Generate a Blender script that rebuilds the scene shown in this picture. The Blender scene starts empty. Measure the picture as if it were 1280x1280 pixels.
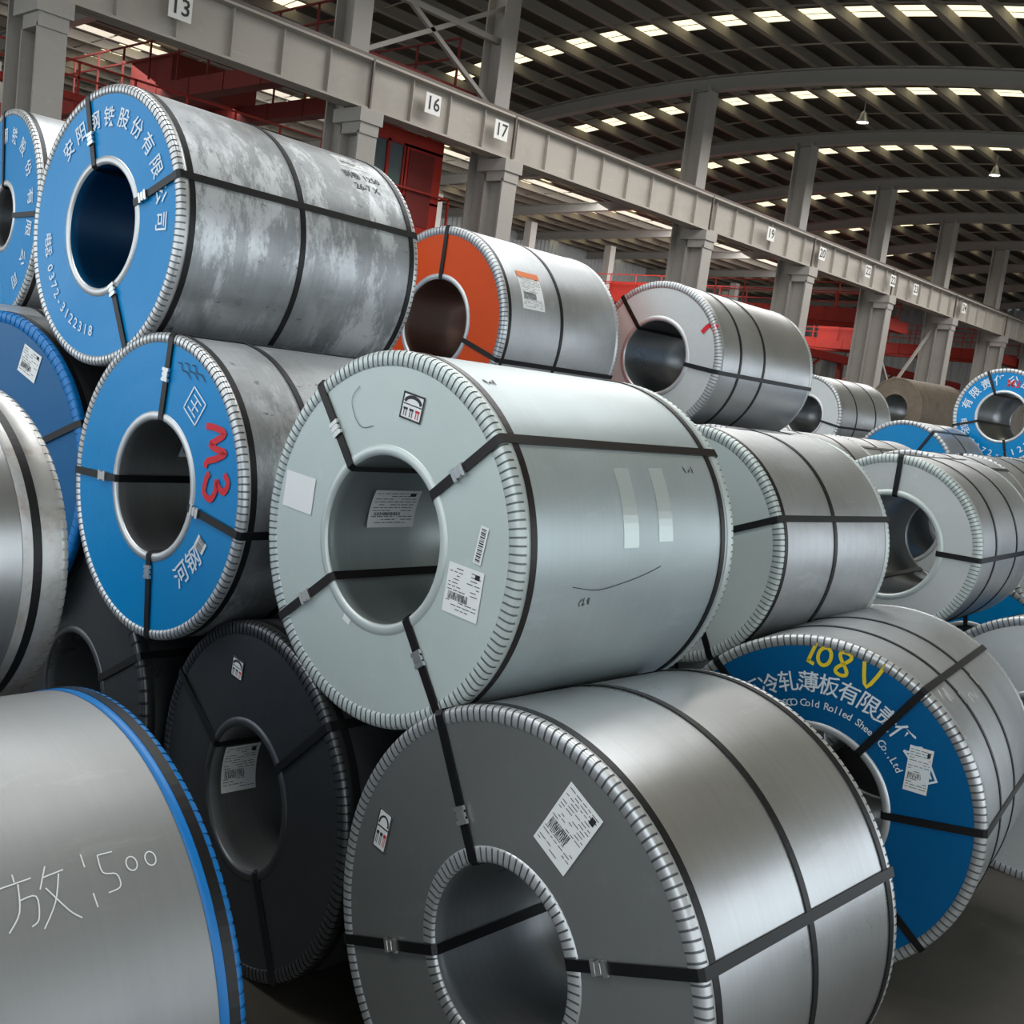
import bpy, math, random
from mathutils import Vector, Matrix
random.seed(4)
D2R=math.pi/180
scene=bpy.context.scene
scene.view_settings.view_transform='Standard'
# ------------------------------------------------------------------ materials
def mat(name, col, metal=0.0, rough=0.5, streak=0.0, dirt=0.0, dirtcol=(0.05,0.05,0.05), bump=0.0, nscale=3.0, emit=0.0, rvar=0.0, sscale=(70,1.5,1.5), wipe=0.0, spec=None):
    m=bpy.data.materials.new(name); m.use_nodes=True; nt=m.node_tree; N=nt.nodes; L=nt.links
    b=N['Principled BSDF']; b.inputs['Metallic'].default_value=metal; b.inputs['Roughness'].default_value=rough
    b.inputs['Base Color'].default_value=(*col,1)
    if spec is not None: b.inputs['Specular IOR Level'].default_value=spec
    if emit:
        b.inputs['Emission Color'].default_value=(*col,1); b.inputs['Emission Strength'].default_value=emit
    if not(streak or dirt or bump or rvar): return m
    tc=N.new('ShaderNodeTexCoord'); oi=N.new('ShaderNodeObjectInfo')
    ad=N.new('ShaderNodeVectorMath'); ad.operation='ADD'
    mul=N.new('ShaderNodeVectorMath'); mul.operation='SCALE'; mul.inputs['Scale'].default_value=37.0
    cb=N.new('ShaderNodeCombineXYZ'); L.new(oi.outputs['Random'],cb.inputs[0]); L.new(oi.outputs['Random'],cb.inputs[1])
    L.new(cb.outputs[0],mul.inputs[0]); L.new(tc.outputs['Object'],ad.inputs[0]); L.new(mul.outputs[0],ad.inputs[1])
    src=ad.outputs[0]
    def noise(scale,detail=4,vec=None,r=.55):
        n=N.new('ShaderNodeTexNoise'); n.inputs['Scale'].default_value=scale; n.inputs['Detail'].default_value=detail; n.inputs['Roughness'].default_value=r
        L.new(vec or src,n.inputs['Vector']); return n.outputs['Fac']
    def mapped(sc):
        mp=N.new('ShaderNodeMapping'); mp.inputs['Scale'].default_value=sc; L.new(src,mp.inputs['Vector']); return mp.outputs[0]
    def ramp(f,a,b2,c0=0,c1=1):
        r=N.new('ShaderNodeMapRange'); r.inputs[1].default_value=a; r.inputs[2].default_value=b2; r.inputs[3].default_value=c0; r.inputs[4].default_value=c1
        L.new(f,r.inputs[0]); return r.outputs[0]
    def mix(f,a,bc,mode='MIX'):
        x=N.new('ShaderNodeMix'); x.data_type='RGBA'; x.blend_type=mode
        if isinstance(f,float): x.inputs[0].default_value=f
        else: L.new(f,x.inputs[0])
        for i,v in((6,a),(7,bc)):
            if isinstance(v,tuple): x.inputs[i].default_value=(*v,1)
            else: L.new(v,x.inputs[i])
        return x.outputs[2]
    cur=col
    if streak:
        sn=noise(1.0,5,mapped(sscale),.65)
        dk=tuple(c*(1-streak) for c in col); lt=tuple(min(1,c*(1+streak)) for c in col)
        cur=mix(ramp(sn,.35,.65),dk,lt)
    if dirt:
        n1=noise(nscale,8,None,.7)
        cur=mix(ramp(n1,.5,.72,0,dirt),cur,dirtcol)
        lt=tuple(min(1,c*1.35+.03) for c in col)
        n2=noise(2.2,7,mapped((1.2,5,5)),.75)
        cur=mix(ramp(n2,.58,.66,0,dirt*.6),cur,lt)
        if wipe:
            n3=noise(1.6,9,mapped((4,1.6,1.6)),.8); n4=noise(1.1,3,None)
            mm=N.new('ShaderNodeMath'); mm.operation='MULTIPLY'; L.new(ramp(n3,.48,.56),mm.inputs[0]); L.new(ramp(n4,.48,.56,0,wipe),mm.inputs[1])
            cur=mix(mm.outputs[0],cur,tuple(min(1,c*1.9+.05) for c in col))
            n5=noise(4.0,9,mapped((2,1,6)),.8)
            cur=mix(ramp(n5,.62,.65,0,wipe),cur,(.04,.042,.045))
    if not isinstance(cur,tuple): L.new(cur,b.inputs['Base Color'])
    if rvar:
        L.new(ramp(noise(nscale*.8,6),.3,.7,max(.05,rough-rvar),min(1,rough+rvar)),b.inputs['Roughness'])
    if bump:
        bp=N.new('ShaderNodeBump'); bp.inputs['Strength'].default_value=bump; bp.inputs['Distance'].default_value=.02
        L.new(noise(nscale*1.3,4),bp.inputs['Height']); L.new(bp.outputs[0],b.inputs['Normal'])
    return m
M={}
M['galv']=mat('galvanized_wrap',(.49,.505,.52),.75,.41,.04,.45,(.30,.31,.32),.26,2.2,rvar=.10)
M['galv_dusty']=mat('galvanized_dusty',(.38,.395,.41),.7,.40,.05,.7,(.21,.22,.23),.24,3.0,rvar=.14,wipe=.75)
M['galv_matte']=mat('galvanized_matte',(.31,.315,.315),.55,.46,.02,.4,(.23,.23,.225),.14,2.2,rvar=.08)
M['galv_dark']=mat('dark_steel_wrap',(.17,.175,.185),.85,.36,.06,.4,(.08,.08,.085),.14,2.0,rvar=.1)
M['galv_bright']=mat('bright_steel_wrap',(.53,.54,.55),.88,.33,.03,.3,(.38,.385,.39),.15,1.8,rvar=.07)
M['pale_wrap']=mat('pale_coated_wrap',(.49,.555,.565),.5,.41,.02,.35,(.36,.41,.42),.24,1.8,rvar=.08)
M['pale_face']=mat('pale_end_disc',(.53,.60,.58),.15,.42,.02,.2,(.42,.48,.465),.18,1.5,rvar=.06)
M['white_face']=mat('zinc_end_disc',(.60,.62,.615),.25,.42,.03,.3,(.47,.49,.49),.18,2,rvar=.06)
M['grey_face']=mat('grey_end_disc',(.22,.225,.22),.45,.36,.03,.3,(.17,.175,.17),.16,1.6,rvar=.08)
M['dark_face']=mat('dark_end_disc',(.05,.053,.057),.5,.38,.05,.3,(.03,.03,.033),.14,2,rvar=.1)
M['blue_face']=mat('blue_end_disc',(.0,.235,.56),.0,.30,.0,.15,(.0,.17,.44),.14,2,rvar=.06,spec=.28)
M['navy_face']=mat('deep_blue_end_disc',(.0,.105,.28),.0,.30,.0,.2,(.0,.07,.20),.14,2,rvar=.06,spec=.3)
M['orange_face']=mat('orange_end_disc',(.72,.075,.006),.0,.38,.0,.2,(.5,.05,.01),.14,2,rvar=.06,spec=.3)
M['edge']=mat('edge_protector',(.62,.63,.635),.65,.35,0,.3,(.42,.43,.44),.1,5,rvar=.08)
M['edge_gap']=mat('edge_protector_fold_shade',(.14,.145,.15),.5,.45)  # edge colour darkened to paint shade into the crimp recesses
M['edge_pale']=mat('edge_protector_pale',(.60,.655,.635),.35,.38,0,.2,(.5,.55,.53),.1,5)
M['gap_pale']=mat('edge_protector_pale_fold_shade',(.17,.20,.19),.4,.45)  # pale edge colour darkened, recess shade painted in
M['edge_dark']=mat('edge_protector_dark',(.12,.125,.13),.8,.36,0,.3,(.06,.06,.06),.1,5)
M['gap_dark']=mat('edge_protector_dark_fold_shade',(.03,.03,.033),.7,.45)  # deeper copy of the dark edge, painted shade between crimps
M['edge_blue']=mat('edge_protector_blue',(.0,.17,.50),.05,.35)
M['edge_rust']=mat('edge_protector_rusty',(.52,.52,.51),.7,.4,0,.6,(.24,.13,.08),.1,9)
M['bore']=mat('bore_steel',(.40,.415,.425),.65,.36,.05,.3,(.28,.285,.29),.10,3,rvar=.1)
M['bore_pale']=mat('bore_pale_steel',(.50,.55,.55),.5,.36,.03,.3,(.38,.42,.42),.10,3,rvar=.1)
M['bore_blue']=mat('bore_blue_reflection',(.01,.16,.38),.3,.35,.05,.3,(.01,.11,.26),.08,3)  # blue reflection inside the bore, painted as its colour
M['bore_orange']=mat('bore_orange_tinted',(.34,.20,.16),.6,.35,.05,.3,(.2,.16,.14),.08,3)
M['strap']=mat('steel_strap',(.010,.010,.011),.3,.38)
M['strap_brown']=mat('steel_strap_brown',(.016,.012,.012),.3,.38)
M['clip']=mat('strap_seal',(.72,.72,.70),.85,.28)
M['paper']=mat('label_paper',(.82,.83,.82),0,.6)
M['ink']=mat('label_ink',(.02,.02,.025),0,.6)
M['redink']=mat('red_paint',(.65,.006,.02),0,.5)
M['yellow']=mat('yellow_paint',(.80,.62,.02),0,.5)
M['chalk']=mat('chalk',(.80,.81,.80),0,.8)
M['tape']=mat('clear_tape',(.62,.69,.67),.4,.25)
M['white_print']=mat('white_print',(.74,.82,.88),0,.45)
M['brown']=mat('kraft_wrap',(.20,.155,.115),0,.7,.2,.6,(.09,.065,.045),.6,6)
M['orange_print']=mat('orange_print',(.8,.2,.05),0,.5)
# ------------------------------------------------------------------ mesh builder
class MB:
    def __init__(s): s.v=[];s.f=[];s.m=[];s.sm=[];s.mats=[]
    def mi(s,k):
        if k not in s.mats: s.mats.append(k)
        return s.mats.index(k)
    def face(s,idx,k,sm=False): s.f.append(tuple(idx)); s.m.append(s.mi(k)); s.sm.append(sm)
    def box(s,lo,hi,k,M4=None):
        b=len(s.v)
        for x in(lo[0],hi[0]):
            for y in(lo[1],hi[1]):
                for z in(lo[2],hi[2]):
                    p=Vector((x,y,z))
                    if M4 is not None: p=M4@p
                    s.v.append(tuple(p))
        for q in((0,1,3,2),(4,6,7,5),(0,4,5,1),(2,3,7,6),(0,2,6,4),(1,5,7,3)): s.face([b+i for i in q],k)
    def beam(s,a,b,w,h,k,up=(0,0,1)):
        a=Vector(a);b=Vector(b);d=(b-a).normalized(); u=Vector(up); r=d.cross(u)
        if r.length<1e-4: r=d.cross(Vector((1,0,0)))
        r.normalize(); u=r.cross(d).normalized()
        mt=Matrix((( d.x,r.x,u.x,a.x),(d.y,r.y,u.y,a.y),(d.z,r.z,u.z,a.z),(0,0,0,1)))
        s.box((0,-w/2,-h/2),((b-a).length,w/2,h/2),k,mt)
    def obj(s,name,loc=(0,0,0),rz=0):
        me=bpy.data.meshes.new(name); me.from_pydata(s.v,[],s.f)
        for k in s.mats: me.materials.append(M[k])
        me.polygons.foreach_set('material_index',s.m); me.polygons.foreach_set('use_smooth',s.sm); me.update()
        o=bpy.data.objects.new(name,me); scene.collection.objects.link(o); o.location=loc; o.rotation_euler=(0,0,rz); return o
def P(x,rho,ph): return (x,-rho*math.cos(ph),rho*math.sin(ph))
def lathe(mb,prof,n,k,sm=True):
    b=len(mb.v); m=len(prof)
    for j in range(n):
        a=2*math.pi*j/n
        for x,r in prof: mb.v.append(P(x,r,a))
    for j in range(n):
        j2=(j+1)%n
        for i in range(m-1):
            mb.face((b+j*m+i,b+j*m+i+1,b+j2*m+i+1,b+j2*m+i),k,sm)
def teeth(mb,prof,nrm,n,amp,k,kg):
    m=len(prof)
    for j in range(n):
        for (f0,f1,up,kk) in((0.0,.76,1,k),(.76,1.0,0,kg)):
            b=len(mb.v)
            for f in(f0,f1):
                a=2*math.pi*(j+f)/n
                for i,(x,r) in enumerate(prof):
                    e=amp*up*(0 if i==0 or i==m-1 else 1)
                    mb.v.append(P(x+nrm[i][0]*e,r+nrm[i][1]*e,a))
            for i in range(m-1):
                mb.face((b+i,b+i+1,b+m+i+1,b+m+i),kk if 0<i<m-1 else k,True)
def facemap(cx,cy,rot=0,x=0.0015):
    c,s_=math.cos(rot),math.sin(rot)
    return lambda s,t,n=0:(x-n,-(cx+s*c-t*s_),cy+s*s_+t*c)
def cylmap(x0,ph,r,rot=0,inner=False):
    c,s_=math.cos(rot),math.sin(rot)
    def f(s,t,n=0):
        a=s*c-t*s_; b=s*s_+t*c
        if inner: return P(x0+a,r-n,ph-b/r)
        return P(x0+a,r+n,ph+b/r)
    return f
def quadgrid(mb,fm,x0,y0,x1,y1,k,n=0,nx=1,ny=1):
    b=len(mb.v)
    for i in range(nx+1):
        for j in range(ny+1): mb.v.append(fm(x0+(x1-x0)*i/nx,y0+(y1-y0)*j/ny,n))
    for i in range(nx):
        for j in range(ny):
            a=b+i*(ny+1)+j; mb.face((a,a+ny+1,a+ny+2,a+1),k)
def label(mb,fm,w,h,style='doc',ny=6):
    E=.0008
    quadgrid(mb,fm,-w/2,-h/2,w/2,h/2,'tape' if style=='tape' else 'paper',E,2,ny)
    if style in('tape','blank'): return
    R=random.Random(int(w*1e4+h*1e3))
    if style=='doc':
        n=int(h/.011)
        for i in range(n):
            y=h/2-.012-i*(h-.018)/n
            if .55<i/n<.72:
                x=-w*.40
                while x<w*.15:
                    ww=R.choice([.001,.002,.003]); quadgrid(mb,fm,x,y-.007,x+ww,y+.004,'ink',2*E); x+=ww+R.choice([.0015,.003])
                continue
            x=-w*.44
            while x<w*.38:
                ww=R.uniform(.008,.03)
                if R.random()<.75: quadgrid(mb,fm,x,y-.0014,min(x+ww,w*.44),y+.0008,'ink',2*E)
                x+=ww+.005
        quadgrid(mb,fm,w*.27,h*.32,w*.40,h*.42,'ink',2*E)
    if style=='bar':
        y=-h*.45
        while y<h*.45:
            hh=R.choice([.0015,.003,.004]); quadgrid(mb,fm,-w*.3,y,w*.3,y+hh,'ink',2*E); y+=hh+R.choice([.002,.003])
    if style=='sym':
        t=.06*w
        for a in((-w/2,-h/2,w/2,-h/2+t),(-w/2,h/2-t,w/2,h/2),(-w/2,-h/2,-w/2+t,h/2),(w/2-t,-h/2,w/2,h/2)): quadgrid(mb,fm,*a,'ink',2*E)
        quadgrid(mb,fm,-w*.42,h*.05,w*.42,h*.09,'ink',2*E)
        for xo in(-.28,0,.28):
            for dx in(-.05,.05):
                quadgrid(mb,fm,(xo+dx-.018)*w,-h*.38,(xo+dx+.018)*w,-h*.08,'redink' if xo>.2 else 'ink',2*E)
            quadgrid(mb,fm,(xo-.10)*w,-h*.14,(xo+.10)*w,-h*.06,'redink' if xo>.2 else 'ink',2*E)
        pts=[(w*.36*math.cos(a),h*.14+h*.22*math.sin(a)) for a in [math.pi*i/8 for i in range(9)]]
        stroke(mb,fm,pts,.11*w,'ink',2*E)
def stroke(mb,fm,pts,w,k,n=.0016):
    if len(pts)>2:
        q=[pts[0]]+list(pts)+[pts[-1]]; out=[]
        for i in range(1,len(q)-2):
            for s in range(4):
                t=s/4; p0,p1,p2,p3=q[i-1:i+3]
                out.append(tuple(.5*((2*p1[c])+(-p0[c]+p2[c])*t+(2*p0[c]-5*p1[c]+4*p2[c]-p3[c])*t*t+(-p0[c]+3*p1[c]-3*p2[c]+p3[c])*t**3) for c in(0,1)))
        out.append(pts[-1]); pts=out
    b=len(mb.v)
    for i,p in enumerate(pts):
        a=pts[max(0,i-1)]; c=pts[min(len(pts)-1,i+1)]; dx,dy=c[0]-a[0],c[1]-a[1]; l=math.hypot(dx,dy) or 1
        nx,ny=-dy/l*w/2,dx/l*w/2
        mb.v.append(fm(p[0]+nx,p[1]+ny,n)); mb.v.append(fm(p[0]-nx,p[1]-ny,n))
    for i in range(len(pts)-1): mb.face((b+2*i,b+2*i+1,b+2*i+3,b+2*i+2),k)
_tc={}
def tmesh(txt):
    if txt in _tc: return _tc[txt]
    cu=bpy.data.curves.new('t','FONT'); cu.body=txt; cu.size=1; cu.resolution_u=2; cu.align_x='CENTER'; cu.align_y='CENTER'
    cu.offset=.010
    o=bpy.data.objects.new('t',cu); scene.collection.objects.link(o)
    dg=bpy.context.evaluated_depsgraph_get(); e=o.evaluated_get(dg); me=e.to_mesh()
    r=([(v.co.x,v.co.y) for v in me.vertices],[tuple(p.vertices) for p in me.polygons])
    e.to_mesh_clear(); bpy.data.objects.remove(o); bpy.data.curves.remove(cu); _tc[txt]=r; return r
def text(mb,fm,txt,size,k,n=.0012):
    vs,fs=tmesh(txt); b=len(mb.v)
    for x,y in vs: mb.v.append(fm(x*size,y*size,n))
    for f in fs: mb.face([b+i for i in f],k)
def arctext(mb,txt,rho,p0,p1,size,k,inward=False):
    n=len(txt)
    for i,ch in enumerate(txt):
        if ch==' ': continue
        a=(p0+(p1-p0)*i/max(1,n-1))*D2R
        rot=a-math.pi/2 if not inward else a+math.pi/2
        text(mb,facemap(rho*math.cos(a),rho*math.sin(a),rot),ch,size,k)
def strap_radial(mb,ph,r,rh,L,w=.028,clip=None,k='strap'):
    o=.0055; pr=[(L+o,rh+.02),(L+o,r-.01),(L-.002,r+o+.001),(L*.5,r+o-.001),(.002,r+o+.001),(-o,r-.008),(-o,(r+rh)/2),(-o,rh+.006),(.006,rh-o),(L*.98,rh-o)]
    t=Vector((0,math.sin(ph),math.cos(ph)))*(w/2); b=len(mb.v)
    for x,rho in pr:
        c=Vector(P(x,rho,ph)); mb.v.append(tuple(c-t)); mb.v.append(tuple(c+t))
    for i in range(len(pr)-1): mb.face((b+2*i,b+2*i+1,b+2*i+3,b+2*i+2),k)
    for i in (2,3,4,5,6):
        (x0,r0),(x1,r1)=pr[i],pr[i+1]
        for sg in(-1,1):
            c0=Vector(P(x0,r0,ph))+sg*t; c1=Vector(P(x1,r1,ph))+sg*t
            if i<4: d0=Vector(P(x0,r0-.006,ph))+sg*t; d1=Vector(P(x1,r1-.006,ph))+sg*t
            else: d0=c0+Vector((.006,0,0)); d1=c1+Vector((.006,0,0))
            bb=len(mb.v); mb.v+= [tuple(c0),tuple(c1),tuple(d1),tuple(d0)]; mb.face((bb,bb+1,bb+2,bb+3),k)
    if clip:
        c=Vector(P(-o,clip*r,ph)); er=Vector((0,-math.cos(ph),math.sin(ph))); et=Vector((0,math.sin(ph),math.cos(ph))); ex=Vector((-1,0,0))
        mt=Matrix(((er.x,et.x,ex.x,c.x),(er.y,et.y,ex.y,c.y),(er.z,et.z,ex.z,c.z),(0,0,0,1)))
        for a,bw in((-.024,.019),(-.006,.016),(.012,.019)):
            mb.box((a,-bw,-.003),(a+.012,bw,.006),'clip',mt)
        mb.box((-.024,-.013,-.003),(.024,.013,.005),'clip',mt)
def strap_ring(mb,x,r,w=.024,k='strap',n=128):
    lathe(mb,[(x-w/2,r+.0005),(x-w/2,r+.004),(x+w/2,r+.004),(x+w/2,r+.0005)],n,k,False)
def seal_on_body(mb,x,ph,r):
    fm=cylmap(x,ph*D2R,r)
    for a in(-.022,-.004,.014): quadgrid(mb,fm,-.017,a,.017,a+.012,'clip',.008)
    quadgrid(mb,fm,-.014,-.024,.014,.024,'clip',.007)
def coil(q,face='pale_face',body='galv',edge='edge',gap='edge_gap',bore='bore',rad=(),rings=(),N=150,inner=0,extra=None,backedge=None,ew=.045,name='steel_coil',hi=True,cyl_ew=.045,sk='strap'):
    x,y,z,r,L,dy,rh=q
    mb=MB(); n=144 if hi else 72
    lathe(mb,[(.03,r),(L*.33,r),(L*.66,r),(L-.03,r)],n,body)
    be=backedge or edge
    lathe(mb,[(cyl_ew,r+.0005),(cyl_ew,r+.0025),(.022,r+.0025)],n,edge)
    teeth(mb,[(.026,r+.0012),(.022,r+.0015),(.010,r+.0005),(.004,r-.003),(.001,r-.009),(.0,r-.016),(.0,r-ew+.006),(.004,r-ew)],[(0,1),(0,1),(-.3,.9),(-.7,.7),(-.9,.3),(-1,0),(-1,0),(-1,0)],N,.0018,edge,gap)
    lathe(mb,[(.003,r-ew+.001),(.004,(r+rh)/2),(.003,rh+.02)],n,face,False)
    iw=.032
    if inner: teeth(mb,[(.003,rh+iw+.012),(.0,rh+iw+.008),(-.001,rh+.012),(.0,rh+.004),(.006,rh)],[(-1,0)]*5,inner,.0018,edge,gap)
    else: lathe(mb,[(.003,rh+iw),(-.001,rh+iw-.004),(-.002,rh+.010),(.001,rh+.003),(.006,rh)],n,edge)
    lathe(mb,[(.006,rh),(.05,rh),(.05,rh+.002),(L-.05,rh+.002),(L-.05,rh),(L,rh)],n,bore)
    lathe(mb,[(L-cyl_ew,r+.0005),(L-cyl_ew,r+.0025),(L-.022,r+.0025)],n,be)
    teeth(mb,[(L-.026,r+.0012),(L-.022,r+.0015),(L-.010,r+.0005),(L-.004,r-.003),(L-.001,r-.009),(L,r-.016),(L,r-ew+.006),(L-.004,r-ew)],[(0,1),(0,1),(.3,.9),(.7,.7),(.9,.3),(1,0),(1,0),(1,0)],N if hi else 60,.0018,be,gap)
    lathe(mb,[(L-.003,r-ew+.001),(L-.003,rh)],n,face,False)
    for s in rad:
        ph,cl=(s if isinstance(s,tuple) else (s,None)); strap_radial(mb,ph*D2R,r,rh,L,clip=cl,k=sk)
    for s in rings: strap_ring(mb,s,r,k=sk)
    if extra: extra(mb,r,rh,L)
    return mb.obj(name,(x,y,z),dy)
def fc(r,ph,rho,rot=0): return facemap(rho*r*math.cos(ph*D2R),rho*r*math.sin(ph*D2R),rot*D2R)
def scribble(mb,fm,n,w,h,k='ink',lw=.003,seed=1):
    R=random.Random(seed)
    for i in range(n):
        x=-w/2+w*i/n; stroke(mb,fm,[(x+R.uniform(0,w/n*.8),R.uniform(-h/2,h/2)) for _ in range(4)],lw,k)
# ------------------------------------------------------------------ the coils
def ex_main(mb,r,rh,L):
    label(mb,facemap(.13*r,.72*r,-8*D2R),.092,.078,'sym')
    label(mb,facemap(-.735*r,.135*r,-3*D2R),.15,.115,'blank')
    label(mb,facemap(.65*r,-.135*r,-3*D2R),.135,.14,'doc')
    label(mb,fc(r,9,.74,-8),.03,.105,'bar')
    label(mb,cylmap(.26,168*D2R,rh,0,True),.20,.13,'doc')
    label(mb,cylmap(.49,20*D2R,r),.075,.24,'tape',10)
    label(mb,cylmap(.67,21*D2R,r),.075,.23,'tape',10)
    label(mb,fc(r,-112,.52,-20),.035,.02,'blank')
    stroke(mb,facemap(-.30*r,.68*r),[(.0,.06),(-.03,.02),(-.01,-.03),(.03,-.06),(.08,-.05)],.002,'ink')
    scribble(mb,cylmap(.86,33*D2R,r),3,.06,.03,seed=3); scribble(mb,cylmap(.30,-8*D2R,r),3,.05,.03,seed=4); scribble(mb,cylmap(.13,64*D2R,r),3,.05,.03,seed=9,lw=.005)
    stroke(mb,cylmap(.45,0,r),[(-.22,-.03),(-.1,-.045),(.02,-.03),(.12,-.01),(.2,.012)],.0022,'strap_brown')
coil((2.057,2.346,1.599,.551,1.076,.009,.248),'pale_face','pale_wrap','edge_pale','gap_pale','bore_pale',[(130,.70),(40,.69),(-142,.71),(-53,.68)],[.05,1.0],150,extra=ex_main,sk='strap_brown')
def ex_m3(mb,r,rh,L):
    fm=fc(r,19,.73,-78)
    stroke(mb,fm,[(-.14,-.05),(-.13,.0),(-.105,.055),(-.085,.0),(-.075,-.03),(-.055,.01),(-.04,.055),(-.025,.0),(-.02,-.05),(.0,-.065)],.023,'redink')
    stroke(mb,fm,[(.03,.045),(.06,.065),(.09,.04),(.07,.01),(.05,.0),(.085,-.01),(.11,-.04),(.085,-.075),(.04,-.06),(.02,-.04)],.023,'redink')
    fm2=fc(r,-42,.66,45); text(mb,fm2,'河钢',.09,'white_print')
    label(mb,fc(r,-24,.66,-30),.06,.045,'bar')
    fm3=fc(r,55,.70,-35); s=.05
    for a in((-s,-s,s,-s+.006),(-s,s-.006,s,s),(-s,-s,-s+.006,s),(s-.006,-s,s,s),(-.03,-.03,.03,-.024),(-.03,.024,.03,.03),(-.003,-.03,.003,.03),(-.03,-.003,.03,.003)): quadgrid(mb,fm3,*a,'white_print',.001)
    for i in range(3): stroke(mb,fc(r,62+i*5,.88-.03*i,-30),[(-.05,0),(-.03,.008),(-.01,-.005),(.02,.006),(.05,0)],.004,'ink')
    label(mb,cylmap(.30,150*D2R,rh,0,True),.12,.08,'doc')
coil((1.981,3.523,1.564,.552,1.2,.037,.240),'blue_face','galv_dusty','edge','edge_gap','bore',[(85,.74),(-178,.61),(-8,.53),(-84,.56)],[.04,.30,.9],140,extra=ex_m3,ew=.035)
def ex_any(mb,r,rh,L):
    arctext(mb,'安阳钢铁股份有限公司',.765*r,134,3,.080,'white_print')
    arctext(mb,'电话：0372-3122318',.76*r,-172,-92,.058,'white_print',True)
    for i in range(2): text(mb,cylmap(.98,(48-7*i)*D2R,r),['钢卷 1250','26-7 X'][i],.05,'ink')
    label(mb,cylmap(.98,60*D2R,r),.16,.10,'doc')
coil((2.0,4.113,2.491,.535,1.212,.057,.237),'blue_face','galv_dusty','edge','edge_gap','bore_blue',[(109,.66),(21,.58),(-61,.51)],[.05,.56,1.17],140,extra=ex_any,ew=.035)
def ex_grey(mb,r,rh,L):
    label(mb,fc(r,68,.70,-28),.125,.20,'doc')
    label(mb,fc(r,163,.80,-8),.055,.12,'sym')
coil((2.002,1.649,.643,.642,.943,-.023,.239),'grey_face','galv_bright','edge','edge_gap','bore',[(120,.57),(-159,.65),(23,.55)],[.04,.47,.90],170,80,ex_grey,ew=.04)
def ex_dark(mb,r,rh,L):
    label(mb,fc(r,106,.73,-5),.075,.07,'sym')
    label(mb,cylmap(.12,178*D2R,rh,0,True),.14,.18,'doc')
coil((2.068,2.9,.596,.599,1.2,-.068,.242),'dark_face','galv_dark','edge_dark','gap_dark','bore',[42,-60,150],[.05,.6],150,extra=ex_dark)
def ex_posco(mb,r,rh,L):
    arctext(mb,'浦项冷轧薄板有限责任公司',.715*r,138,30,.085,'white_print')
    arctext(mb,'POSCO Cold Rolled Sheet Co.,Ltd',.595*r,118,36,.040,'white_print')
    fm=fc(r,83,.86,-8)
    stroke(mb,fm,[(-.14,.05),(-.15,-.03)],.014,'yellow'); stroke(mb,fm,[(-.155,-.028),(-.125,-.034)],.014,'yellow')
    stroke(mb,fm,[(-.095+.025*math.cos(a),.01+.035*math.sin(a)) for a in [i*.7 for i in range(10)]],.014,'yellow')
    stroke(mb,fm,[(-.02+.022*math.sin(2*a),.01+.045*math.cos(a)) for a in [i*.42 for i in range(16)]],.014,'yellow')
    stroke(mb,fm,[(.05,.05),(.085,-.04),(.13,.07)],.014,'yellow')
    label(mb,fc(r,33,.70,0),.085,.17,'doc')
    scribble(mb,cylmap(.16,52*D2R,r),3,.12,.07,'chalk',.004,5); scribble(mb,cylmap(.46,46*D2R,r),3,.12,.07,'chalk',.004,6)
    seal_on_body(mb,.30,48,r); seal_on_body(mb,.62,50,r)
    seal_on_body(mb,.02,40,r)
coil((3.848,1.728,.647,.646,1.173,.157,.284),'navy_face','galv','edge','edge_gap','bore',[(57,None),135,(8,None),-39],[.30,.62],150,extra=ex_posco,ew=.04)
coil((3.96,2.56,1.503,.52,.93,-.06,.232),'pale_face','galv','edge_pale','gap_pale','bore',[22,130,-60],[.03,.43],140)
coil((5.71,2.364,1.491,.493,1.2,.077,.27),'white_face','galv','edge_pale','gap_pale','bore',[90,1,-120],[.30,.75],140)
coil((5.623,1.40,.654,.658,1.2,0,.26),'white_face','galv','edge','edge_gap','bore',[60,0],[.30,.75],150)
def ex_or(mb,r,rh,L):
    fm=cylmap(.26,26*D2R,r); label(mb,fm,.20,.24,'doc'); quadgrid(mb,fm,-.1,.08,.1,.12,'orange_print',.003,1,2)
coil((4.507,4.875,2.394,.581,1.125,.019,.266),'orange_face','galv','edge','edge_gap','bore_orange',[88,-18,-130],[.04,.52],140,extra=ex_or,ew=.05)
def ex_wh(mb,r,rh,L):
    stroke(mb,fc(r,27,.93,20),[(-.08,.0),(-.02,.03),(.04,.0)],.03,'redink')
    stroke(mb,fc(r,27,.93,-50),[(-.05,.0),(.05,0)],.02,'redink')
coil((5.95,4.251,2.392,.499,1.413,.049,.239),'white_face','galv_bright','edge','edge_gap','bore',[130,-7],[.28,.62],140,extra=ex_wh)
def ex_r0b(mb,r,rh,L):
    fm=cylmap(.93,45*D2R,r)
    for pts in([(-.16,.03),(-.10,.035)],[(-.13,.05),(-.13,.035)],[(-.125,.03),(-.135,-.02),(-.16,-.05)],[(-.13,.0),(-.10,.0),(-.105,-.04),(-.12,-.05)],[(-.07,.05),(-.09,.01)],[(-.08,.03),(-.04,.035)],[(-.05,.03),(-.07,-.02),(-.10,-.06)],[(-.08,.01),(-.05,-.04),(-.03,-.06)],
        [(.0,.055),(.003,-.05)],[(.06,.045),(.03,.045)],[(.03,.045),(.03,.01),(.055,.0),(.055,-.025),(.03,-.03)]): stroke(mb,fm,pts,.0026,'chalk')
    for c in(.09,.13): stroke(mb,fm,[(c+.011*math.cos(a),.012+.014*math.sin(a)) for a in [i*.7 for i in range(10)]],.0026,'chalk')
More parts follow.
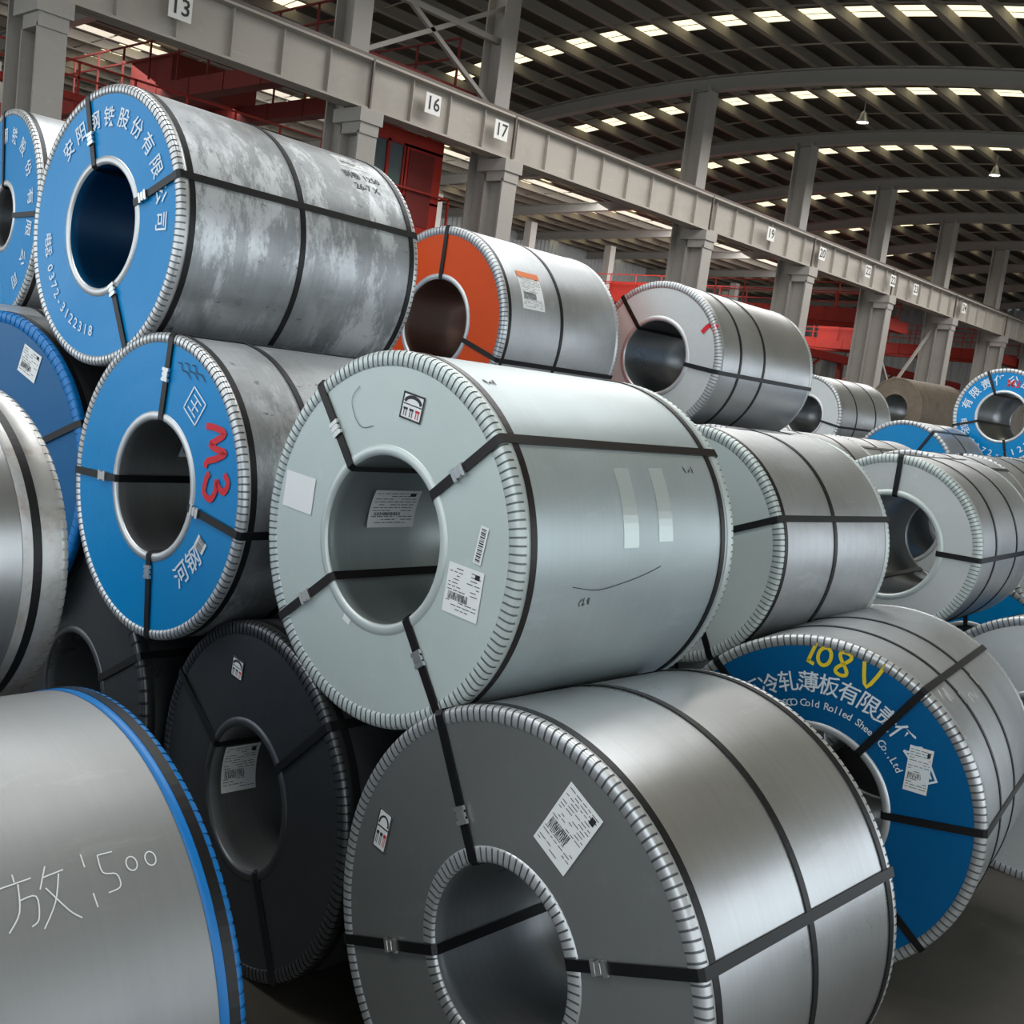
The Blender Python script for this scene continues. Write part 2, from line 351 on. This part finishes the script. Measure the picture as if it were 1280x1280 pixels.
coil((.01,2.214,.632,.633,1.202,.021,.26),'grey_face','galv_matte','edge_blue','edge_blue','bore',[180,-60],[.04,1.172],150,extra=ex_r0b,cyl_ew=.062)
coil((.007,2.937,1.453,.456,1.226,.142,.22),'blue_face','galv_bright','edge_rust','edge_rust','bore',[180],[.04,1.135],110,cyl_ew=.13)
def ex_lt(mb,r,rh,L): arctext(mb,'安阳钢铁股份有限公司',.75*r,140,-52,.095,'white_print')
coil((2.58,6.50,2.66,.597,1.2,-.09,.17),'blue_face','galv','edge','edge_gap','bore',[0,100],[.04,.6],120,extra=ex_lt,ew=.035)
def ex_lb(mb,r,rh,L): label(mb,fc(r,62,.80,-20),.13,.12,'doc')
coil((1.884,4.736,1.445,.673,1.2,.172,.223),'navy_face','galv_dark','edge_blue','edge_blue','bore',[24,120],[.04,.6],120,extra=ex_lb)
def ex_far(mb,r,rh,L):
    arctext(mb,'有限责任公司钢铁',.75*r,165,20,.12,'white_print'); arctext(mb,'电话：0372-31222',.78*r,-165,-30,.10,'white_print',True)
    text(mb,fc(r,80,.7,0),'M3',.12,'redink')
coil((12.694,4.194,2.425,.545,1.2,.01,.267),'blue_face','galv','edge','edge_gap','bore',[115,-163,8,-75],[.04,.6],80,extra=ex_far)
coil((12.722,6.624,2.16,.525,1.328,-.06,.25),'white_face','galv','edge','edge_gap','bore',[-10],[.4,.9],80)
coil((17.05,7.325,2.439,.534,1.267,-.239,.26),'brown','brown','brown','brown','bore',[],[],60,ew=.03)
coil((11.5,4.75,1.66,.58,1.05,.0,.26),'blue_face','galv','edge','edge_gap','bore',[60],[.5],80)
F=[ # row1
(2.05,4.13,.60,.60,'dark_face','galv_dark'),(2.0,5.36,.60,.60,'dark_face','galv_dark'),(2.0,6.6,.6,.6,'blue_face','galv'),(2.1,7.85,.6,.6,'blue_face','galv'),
(2.2,5.98,1.60,.56,'blue_face','galv'),(2.25,7.15,1.60,.57,'blue_face','galv'),
# row2
(3.95,3.22,.60,.60,'white_face','galv'),(3.95,4.45,.60,.60,'white_face','galv'),(3.95,5.68,.60,.60,'blue_face','galv'),(3.95,6.9,.60,.60,'blue_face','galv'),
(4.2,4.28,1.42,.56,'white_face','galv'),(4.2,5.45,1.43,.56,'blue_face','galv'),(4.2,6.6,1.45,.56,'blue_face','galv'),
# row3
(5.7,3.0,.60,.60,'white_face','galv'),(5.7,4.25,.60,.60,'white_face','galv'),(5.7,5.5,.60,.60,'white_face','galv'),
(5.95,3.70,1.50,.50,'white_face','galv'),(5.95,4.82,1.50,.52,'white_face','galv'),(5.95,5.95,1.50,.56,'blue_face','galv'),
# rows beyond
(7.6,1.2,.6,.6,'white_face','galv'),(7.6,2.45,.6,.6,'blue_face','galv'),(7.6,3.7,.6,.6,'white_face','galv'),(7.6,4.95,.6,.6,'white_face','galv'),
(7.6,1.8,1.42,.5,'white_face','galv'),(7.6,3.05,1.45,.54,'white_face','galv'),(7.7,4.3,1.45,.55,'white_face','galv'),
(9.3,1.4,.6,.6,'white_face','galv'),(9.3,2.65,.6,.6,'blue_face','galv'),(9.3,3.9,.6,.6,'white_face','galv'),(9.3,5.15,.6,.6,'white_face','galv'),
(9.3,2.0,1.45,.55,'blue_face','galv'),(9.3,3.25,1.45,.55,'blue_face','galv'),(9.3,4.5,1.45,.55,'white_face','galv'),(9.4,5.8,1.45,.55,'white_face','galv'),
(11.0,1.6,.6,.6,'white_face','galv'),(11.0,2.85,.6,.6,'blue_face','galv'),(11.1,4.1,.56,.56,'white_face','galv'),(11.1,5.4,.56,.56,'white_face','galv'),(11.0,2.3,1.5,.56,'blue_face','galv'),(11.0,3.5,1.5,.5,'white_face','galv'),
(12.8,3.0,.6,.6,'white_face','galv'),(12.8,4.25,.6,.6,'white_face','galv'),(12.8,5.5,.6,.6,'white_face','galv'),(12.8,6.7,.55,.55,'white_face','galv'),(12.8,7.9,.55,.55,'white_face','galv'),
(12.8,3.62,1.50,.54,'blue_face','galv'),(12.8,4.80,1.50,.54,'blue_face','galv'),(12.8,6.1,1.25,.5,'white_face','galv'),(12.8,7.2,1.25,.5,'white_face','galv'),
(17.2,6.0,.6,.6,'white_face','galv'),(17.2,7.3,.6,.6,'white_face','galv'),(17.2,8.6,.6,.6,'white_face','galv'),(17.1,6.75,1.5,.55,'blue_face','galv'),(17.1,7.95,1.5,.55,'white_face','galv'),
(14.8,3.0,.6,.6,'white_face','galv'),(14.8,4.3,.6,.6,'white_face','galv'),(14.8,5.6,.6,.6,'white_face','galv'),(14.8,3.65,1.6,.55,'blue_face','galv'),(14.8,4.95,1.6,.55,'white_face','galv'),
# row0
(0.0,3.5,.5,.5,'blue_face','galv'),(0.0,4.7,.6,.6,'blue_face','galv')]
for i,(x,y,z,r,fk,bk) in enumerate(F):
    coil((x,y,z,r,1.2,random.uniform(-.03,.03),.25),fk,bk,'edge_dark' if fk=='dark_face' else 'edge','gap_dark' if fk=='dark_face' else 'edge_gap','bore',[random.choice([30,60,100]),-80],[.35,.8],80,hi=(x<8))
# ------------------------------------------------------------------ building
M['floor']=mat('concrete_floor',(.075,.066,.053),0,.5,0,.7,(.026,.024,.018),.4,.9,rvar=.2)
M['paintgreen']=mat('green_floor_paint',(.03,.12,.07),0,.5,0,.6,(.03,.03,.03),.2,3)
M['girder']=mat('painted_girder',(.38,.35,.31),0,.5,0,.5,(.26,.235,.205),.1,.8)
M['column']=mat('painted_column',(.34,.32,.295),0,.5,0,.4,(.24,.225,.205),.1,1)
M['rafter']=mat('painted_rafter',(.30,.285,.26),0,.5,0,.3,(.22,.21,.19),.0,.5)
M['purlin']=mat('painted_purlin',(.22,.195,.155),0,.55)
M['roof']=mat('roof_sheet',(.065,.056,.045),0,.6,0,.5,(.045,.038,.03),0,.6)
M['sky']=mat('translucent_skylight',(1.0,.90,.60),0,.5,emit=1.4)
try: M['sky'].cycles.emission_sampling='NONE'
except Exception: pass
M['wallm']=mat('corrugated_wall_sheet',(.40,.42,.43),0,.5,0,.4,(.30,.31,.31),0,.4)
M['walld']=mat('lower_wall',(.14,.14,.14),0,.6)
M['red']=mat('crane_red',(.38,.020,.010),0,.6,0,.35,(.18,.012,.01),0,1.5)
M['darkred']=mat('crane_red_dark',(.17,.014,.010),0,.7,0,.4,(.07,.01,.008),0,1.5)  # darker version of the crane red
M['cabglass']=mat('cab_glass',(.12,.16,.17),0,.15)
M['plate']=mat('number_plate',(.75,.75,.72),0,.5)
M['rail']=mat('crane_rail',(.12,.10,.09),.5,.5)
M['lampm']=mat('lamp_housing',(.3,.3,.3),.5,.4)
M['lampe']=mat('lamp_lens',(1,.97,.9),0,.5,emit=8)
mb=MB(); mb.v+=[(-20,-12,0),(90,-12,0),(90,40,0),(-20,40,0)]; mb.face((0,1,2,3),'floor'); mb.obj('floor')
mb=MB(); mb.v+=[(4.6,.2,.004),(9,.2,.004),(9,.5,.004),(4.6,.5,.004)]; mb.face((0,1,2,3),'paintgreen'); mb.obj('floor_marking')
YG=16.6
mb=MB(); zb,zt=6.72,7.62; XE=69.8
mb.box((-6,YG-.01,zb),(XE,YG+.01,zt),'girder'); mb.box((-6,YG-.22,zt-.04),(XE,YG+.22,zt),'girder'); mb.box((-6,YG-.2,zb),(XE,YG+.2,zb+.04),'girder')
x=-6
while x<XE: mb.box((x,YG-.10,zb+.04),(x+.02,YG-.01,zt-.04),'girder'); x+=1.0
mb.box((-6,YG-.04,zt),(XE,YG+.04,zt+.12),'rail')
for xx in(7,12.9,16.8,24.6,30.4,36.3,42.2,48.1,54): mb.box((xx-.02,YG-.23,zb),(xx+.02,YG-.18,zt),'rail')
for num,xx in(('13',8.95),('16',14.4),('17',16.35),('19',27.7),('20',30.9),('22',34.2),('22',36.2),('23',38.2),('24',43)):
    mb.box((xx-.20,YG-.26,7.02),(xx+.20,YG-.245,7.40),'plate')
    fm=lambda s,t,n,xx=xx:(xx+s,YG-.265-n,7.21+t); text(mb,fm,num,.36,'ink')
mb.obj('crane_runway_girder')
def zr(y):
    if y>24: return 10.53-.0095*(7.3**2)-.02*(y-24)
    return 10.53-.0095*(y-16.7)**2
for xx in(1.1,7,12.9,16.8,24.6,30.4,36.3,42.2,48.1,54,60):
    mb=MB(); yc=17.15; w=.22
    for s in(-1,1): mb.box((xx-w,yc+s*.26-.02,0),(xx+w,yc+s*.26+.02,zr(yc)-.1),'column')
    mb.box((xx-.02,yc-.26,0),(xx+.02,yc+.26,zr(yc)-.1),'column')
    mb.box((xx-w,YG-.25,0),(xx+w,YG-.21,6.3),'column'); mb.box((xx-.02,YG-.22,0),(xx+.02,YG+.3,6.3),'column')
    mb.box((xx-w-.05,YG-.32,6.45),(xx+w+.05,YG+.5,6.7),'column')
    mb.box((xx-w,YG-.28,6.25),(xx+w,YG+.3,6.45),'column')
    mb.obj('steel_column')
for xx in(1.1,7,12.9,24.6,30.4,36.3,42.2,48.1,54,60,66):
    mb=MB(); ys=[-7+i*1.0 for i in range(48)]
    for a,b in zip(ys[:-1],ys[1:]):
        za,zb2=zr(a),zr(b)
        for dz,w,h in((.17,.26,.03),(-.17,.26,.03),(0,.02,.34)):
            mb.beam((xx,a,za+dz),(xx,b,zb2+dz),w,h,'rafter')
    mb.obj('roof_rafter')
mb=MB(); y=-7
while y<40.5:
    mb.box((-8,y-.04,zr(y)+.18),(69.5,y+.04,zr(y)+.42),'purlin'); mb.box((-8,y-.10,zr(y)+.16),(69.5,y+.04,zr(y)+.18),'purlin'); y+=1.1
for xx in(4,10,15.8,21.7,27.5,33.3,39.2,45):
    for k in range(-6,36):
        y=k*1.1
        mb.beam((xx-1.2,y,zr(y)+.22),(xx-1.2,y+1.1,zr(y+1.1)+.22),.03,.03,'purlin')
        mb.beam((xx+1.2,y,zr(y)+.22),(xx+1.2,y+1.1,zr(y+1.1)+.22),.03,.03,'purlin')
mb.obj('roof_purlins')
mb=MB(); xs=[-8]
for c in(-1.8,4.05,9.95,15.8,21.7,27.5,33.35,39.25,45.15,51,57,63): xs+= [c-.33,c-.02,c+.02,c+.33]
xs.append(70)
ys=[-7+i*.625 for i in range(77)]
for i in range(len(xs)-1):
    k='sky' if i%4 in(1,3) else 'roof'
    if i==len(xs)-2: k='roof'
    for a,b in zip(ys[:-1],ys[1:]):
        bb=len(mb.v); mb.v+=[(xs[i],a,zr(a)+.46),(xs[i+1],a,zr(a)+.46),(xs[i+1],b,zr(b)+.46),(xs[i],b,zr(b)+.46)]; mb.face((bb,bb+1,bb+2,bb+3),k,True)
mb.obj('ceiling')
mb=MB(); Y=40
pts=[]; x=-8
while x<70: pts+=[(x,Y),(x+.12,Y),(x+.16,Y+.06),(x+.28,Y+.06)]; x+=.32
b=len(mb.v)
for px,py in pts: mb.v+=[(px,py,1.5),(px,py,zr(Y)+.5)]
for i in range(len(pts)-1): mb.face((b+2*i,b+2*i+2,b+2*i+3,b+2*i+1),'wallm')
mb.box((-8,Y-.05,0),(70,Y+.1,1.5),'walld')
for zz in(3.5,5.5,7.5): mb.box((-8,Y-.12,zz),(70,Y-.01,zz+.12),'column')
mb.obj('wall_back')
mb=MB(); X=70; pts=[]; y=-7
while y<40: pts+=[(X,y),(X,y+.2),(X+.06,y+.26),(X+.06,y+.4)]; y+=.5
for px,py in pts: mb.v+=[(px,py,0),(px,py,11)]
for i in range(len(pts)-1): mb.face((2*i,2*i+2,2*i+3,2*i+1),'wallm')
mb.obj('wall_right')
# second runway line
mb=MB()
mb.box((-6,33.9,6.3),(69.5,34.1,7.1),'girder')
for xx in range(1,69,6): mb.box((xx-.2,34.1,0),(xx+.2,34.5,9.4),'column')
mb.obj('crane_runway_girder')
mb=MB()
for a,b in(((12.9,17.15,9.9),(16.8,17.15,7.8)),((12.9,17.15,7.8),(16.8,17.15,9.9)),((36.3,17.15,1),(42.2,17.15,6.2)),((36.3,17.15,6.2),(42.2,17.15,1)),((12.9,17.1,5.9),(16.8,17.1,2.5))): mb.beam(a,b,.09,.09,'column')
mb.beam((12.9,17.15,9.2),(16.8,17.15,9.2),.12,.12,'column')
mb.obj('column_bracing')
def crane(x0,z=7.75,trolley=25,sp=2.0,k='red',hh=.5):
    mb=MB()
    for dx in(0,sp):
        mb.box((x0+dx-.18,17.7,z),(x0+dx+.18,33.6,z+hh),k)
        y=18
        while y<33.5: mb.box((x0+dx-.2,y,z),(x0+dx+.2,y+.05,z+hh),k); y+=1.5
        xe=x0+dx+(.25 if dx else -.25)
        for zz in(1.0,1.4): mb.beam((xe,17.7,z+zz),(xe,33.6,z+zz),.04,.04,k)
        y=17.7
        while y<33.6: mb.beam((xe,y,z+hh-.05),(xe,y,z+1.4),.04,.04,k); y+=1.35
    for yy in(17.55,33.4): mb.box((x0-.9,yy,z-.05),(x0+sp+.9,yy+.4,z+.38),k)
    mb.box((x0-.1,trolley,z+hh),(x0+sp+.1,trolley+2,z+1.1),k)
    return mb.obj('bridge_crane')
crane(13.7,sp=2.2,hh=.4,k='darkred'); crane(38,z=5.9,trolley=28); crane(52,z=5.9)
mb=MB(); yy=22; z0=5.75
for z1 in(z0,z0+.75): mb.box((4,yy,z1),(18,yy+.25,z1+.14),'red')
x=4
while x<18: mb.beam((x,yy+.1,z0+.1),(x,yy+.1,z0+.8),.07,.07,'red'); x+=.4
x=4
while x<18: mb.beam((x,yy,z0+.85),(x,yy,z0+1.5),.04,.04,'red'); x+=1.2
for zz in(1.2,1.5): mb.beam((4,yy,z0+zz),(18,yy,z0+zz),.04,.04,'red')
for x in(4.5,11,17.5): mb.box((x,yy,0),(x+.2,yy+.2,z0),'darkred')
mb.obj('service_walkway')
mb=MB(); a=(14.1,17.75,4.75); c=(16.1,19.4,6.95)
mb.box(a,(c[0],c[1],5.65),'red'); mb.box((a[0],a[1],6.65),c,'red')
mb.box((a[0]+.95,a[1],5.6),(c[0],c[1],6.7),'red')
for px in(a[0],a[0]+.45,a[0]+.9):
    for py in(a[1],c[1]-.08): mb.box((px,py,5.6),(px+.08,py+.08,6.7),'red')
mb.box((a[0]+.03,a[1]+.04,5.6),(a[0]+.95,c[1]-.04,6.7),'cabglass')
mb.box((a[0]+1.05,a[1]-.02,5.1),(a[0]+1.75,a[1],6.6),'darkred')
mb.box((a[0]-.25,a[1]-.15,4.68),(c[0]+.3,c[1],4.76),'red')
for px in(a[0]-.2,c[0]+.2):
    for py in(a[1]-.1,c[1]-.1): mb.box((px,py,4.75),(px+.04,py+.04,5.8),'red')
    mb.box((px,a[1]-.1,5.78),(px+.04,c[1],5.82),'red')
mb.box((a[0]-.2,a[1]-.1,5.78),(c[0]+.24,a[1]-.06,5.82),'red')
for px in(a[0]+.1,c[0]-.15):
    for py in(18.1,19.1): mb.box((px,py,6.95),(px+.08,py+.08,7.69),'red')
mb.obj('crane_operator_cab')
for x0,x1,y,z in((27,62,23,4.9),(24,64,26,3.9),(30,64,20.5,3.0)):
    mb=MB()
    mb.box((x0,y,z),(x1,y+.4,z+.35),'red'); mb.box((x0,y,z-1.2),(x1,y+.2,z-1.0),'darkred')
    x=x0
    while x<x1: mb.box((x,y,0),(x+.25,y+.25,z),'darkred'); x+=4
    x=x0
    while x<x1-2: mb.beam((x,y+.1,z-1.1),(x+2,y+.1,z),.08,.08,'red'); x+=4
    mb.obj('red_storage_rack')
for xx,yy in((27.5,14),(33.4,12.5)):
    mb=MB(); zz=zr(yy)-.35; n=20; b=len(mb.v)
    for j in range(n):
        a=2*math.pi*j/n
        for r,h in((.03,.30),(.07,.26),(.10,.15),(.16,.02),(.17,0)): mb.v.append((r*math.cos(a),r*math.sin(a),h))
    for j in range(n):
        j2=(j+1)%n
        for i in range(4): mb.face((b+j*5+i,b+j*5+i+1,b+j2*5+i+1,b+j2*5+i),'lampm',True)
    b=len(mb.v); mb.v.append((0,0,.02))
    for j in range(n): a=2*math.pi*j/n; mb.v.append((.15*math.cos(a),.15*math.sin(a),.02))
    for j in range(n): mb.face((b,b+1+j,b+1+(j+1)%n),'lampe')
    mb.box((-.01,-.01,.28),(.01,.01,.6),'lampm')
    mb.obj('high_bay_lamp',(xx,yy,zz))
# ------------------------------------------------------------------ light
w=bpy.data.worlds.new('World'); scene.world=w; w.use_nodes=True
bg=w.node_tree.nodes['Background']; bg.inputs[0].default_value=(.86,.945,1,1); bg.inputs[1].default_value=1.75
def area(name,loc,target,sx,sy,power,col=(1,1,1)):
    l=bpy.data.lights.new(name,'AREA'); l.shape='RECTANGLE'; l.size=sx; l.size_y=sy; l.energy=power; l.color=col
    o=bpy.data.objects.new(name,l); scene.collection.objects.link(o); o.location=loc
    o.rotation_euler=(Vector(target)-Vector(loc)).to_track_quat('-Z','Y').to_euler(); return o
for i,xx in enumerate((-1.8,4.05,9.95)):
    area('skylight_and_added_fill',(xx,4,zr(4)-.2),(xx,4,0),1.6,12,480,(.97,.99,1))
area('skylight_and_added_fill',(30,12,9.3),(30,12,0),34,5,2200,(1,.98,.95))  # added fill brightening the far bays, wider than any skylight strip
area('skylight_and_added_fill',(34,28,9.2),(34,32,0),44,6,4200,(1,.99,.97))  # added fill lifting the rear bay and back wall
# ------------------------------------------------------------------ camera
f,yaw,p,ro,h=1339.45,.7309,-.1205,.1306,2.106
d=Vector((math.cos(yaw)*math.cos(p),math.sin(yaw)*math.cos(p),math.sin(p)))
r0=Vector((math.sin(yaw),-math.cos(yaw),0)); u0=r0.cross(d)
rt=math.cos(ro)*r0+math.sin(ro)*u0; up=-math.sin(ro)*r0+math.cos(ro)*u0
cam=bpy.data.cameras.new('camera'); co=bpy.data.objects.new('camera',cam); scene.collection.objects.link(co)
cam.sensor_width=36; cam.sensor_fit='HORIZONTAL'; cam.lens=f/1280*36; cam.clip_start=.05; cam.clip_end=300
co.matrix_world=Matrix(((rt.x,up.x,-d.x,0),(rt.y,up.y,-d.y,0),(rt.z,up.z,-d.z,h),(0,0,0,1)))
scene.camera=co
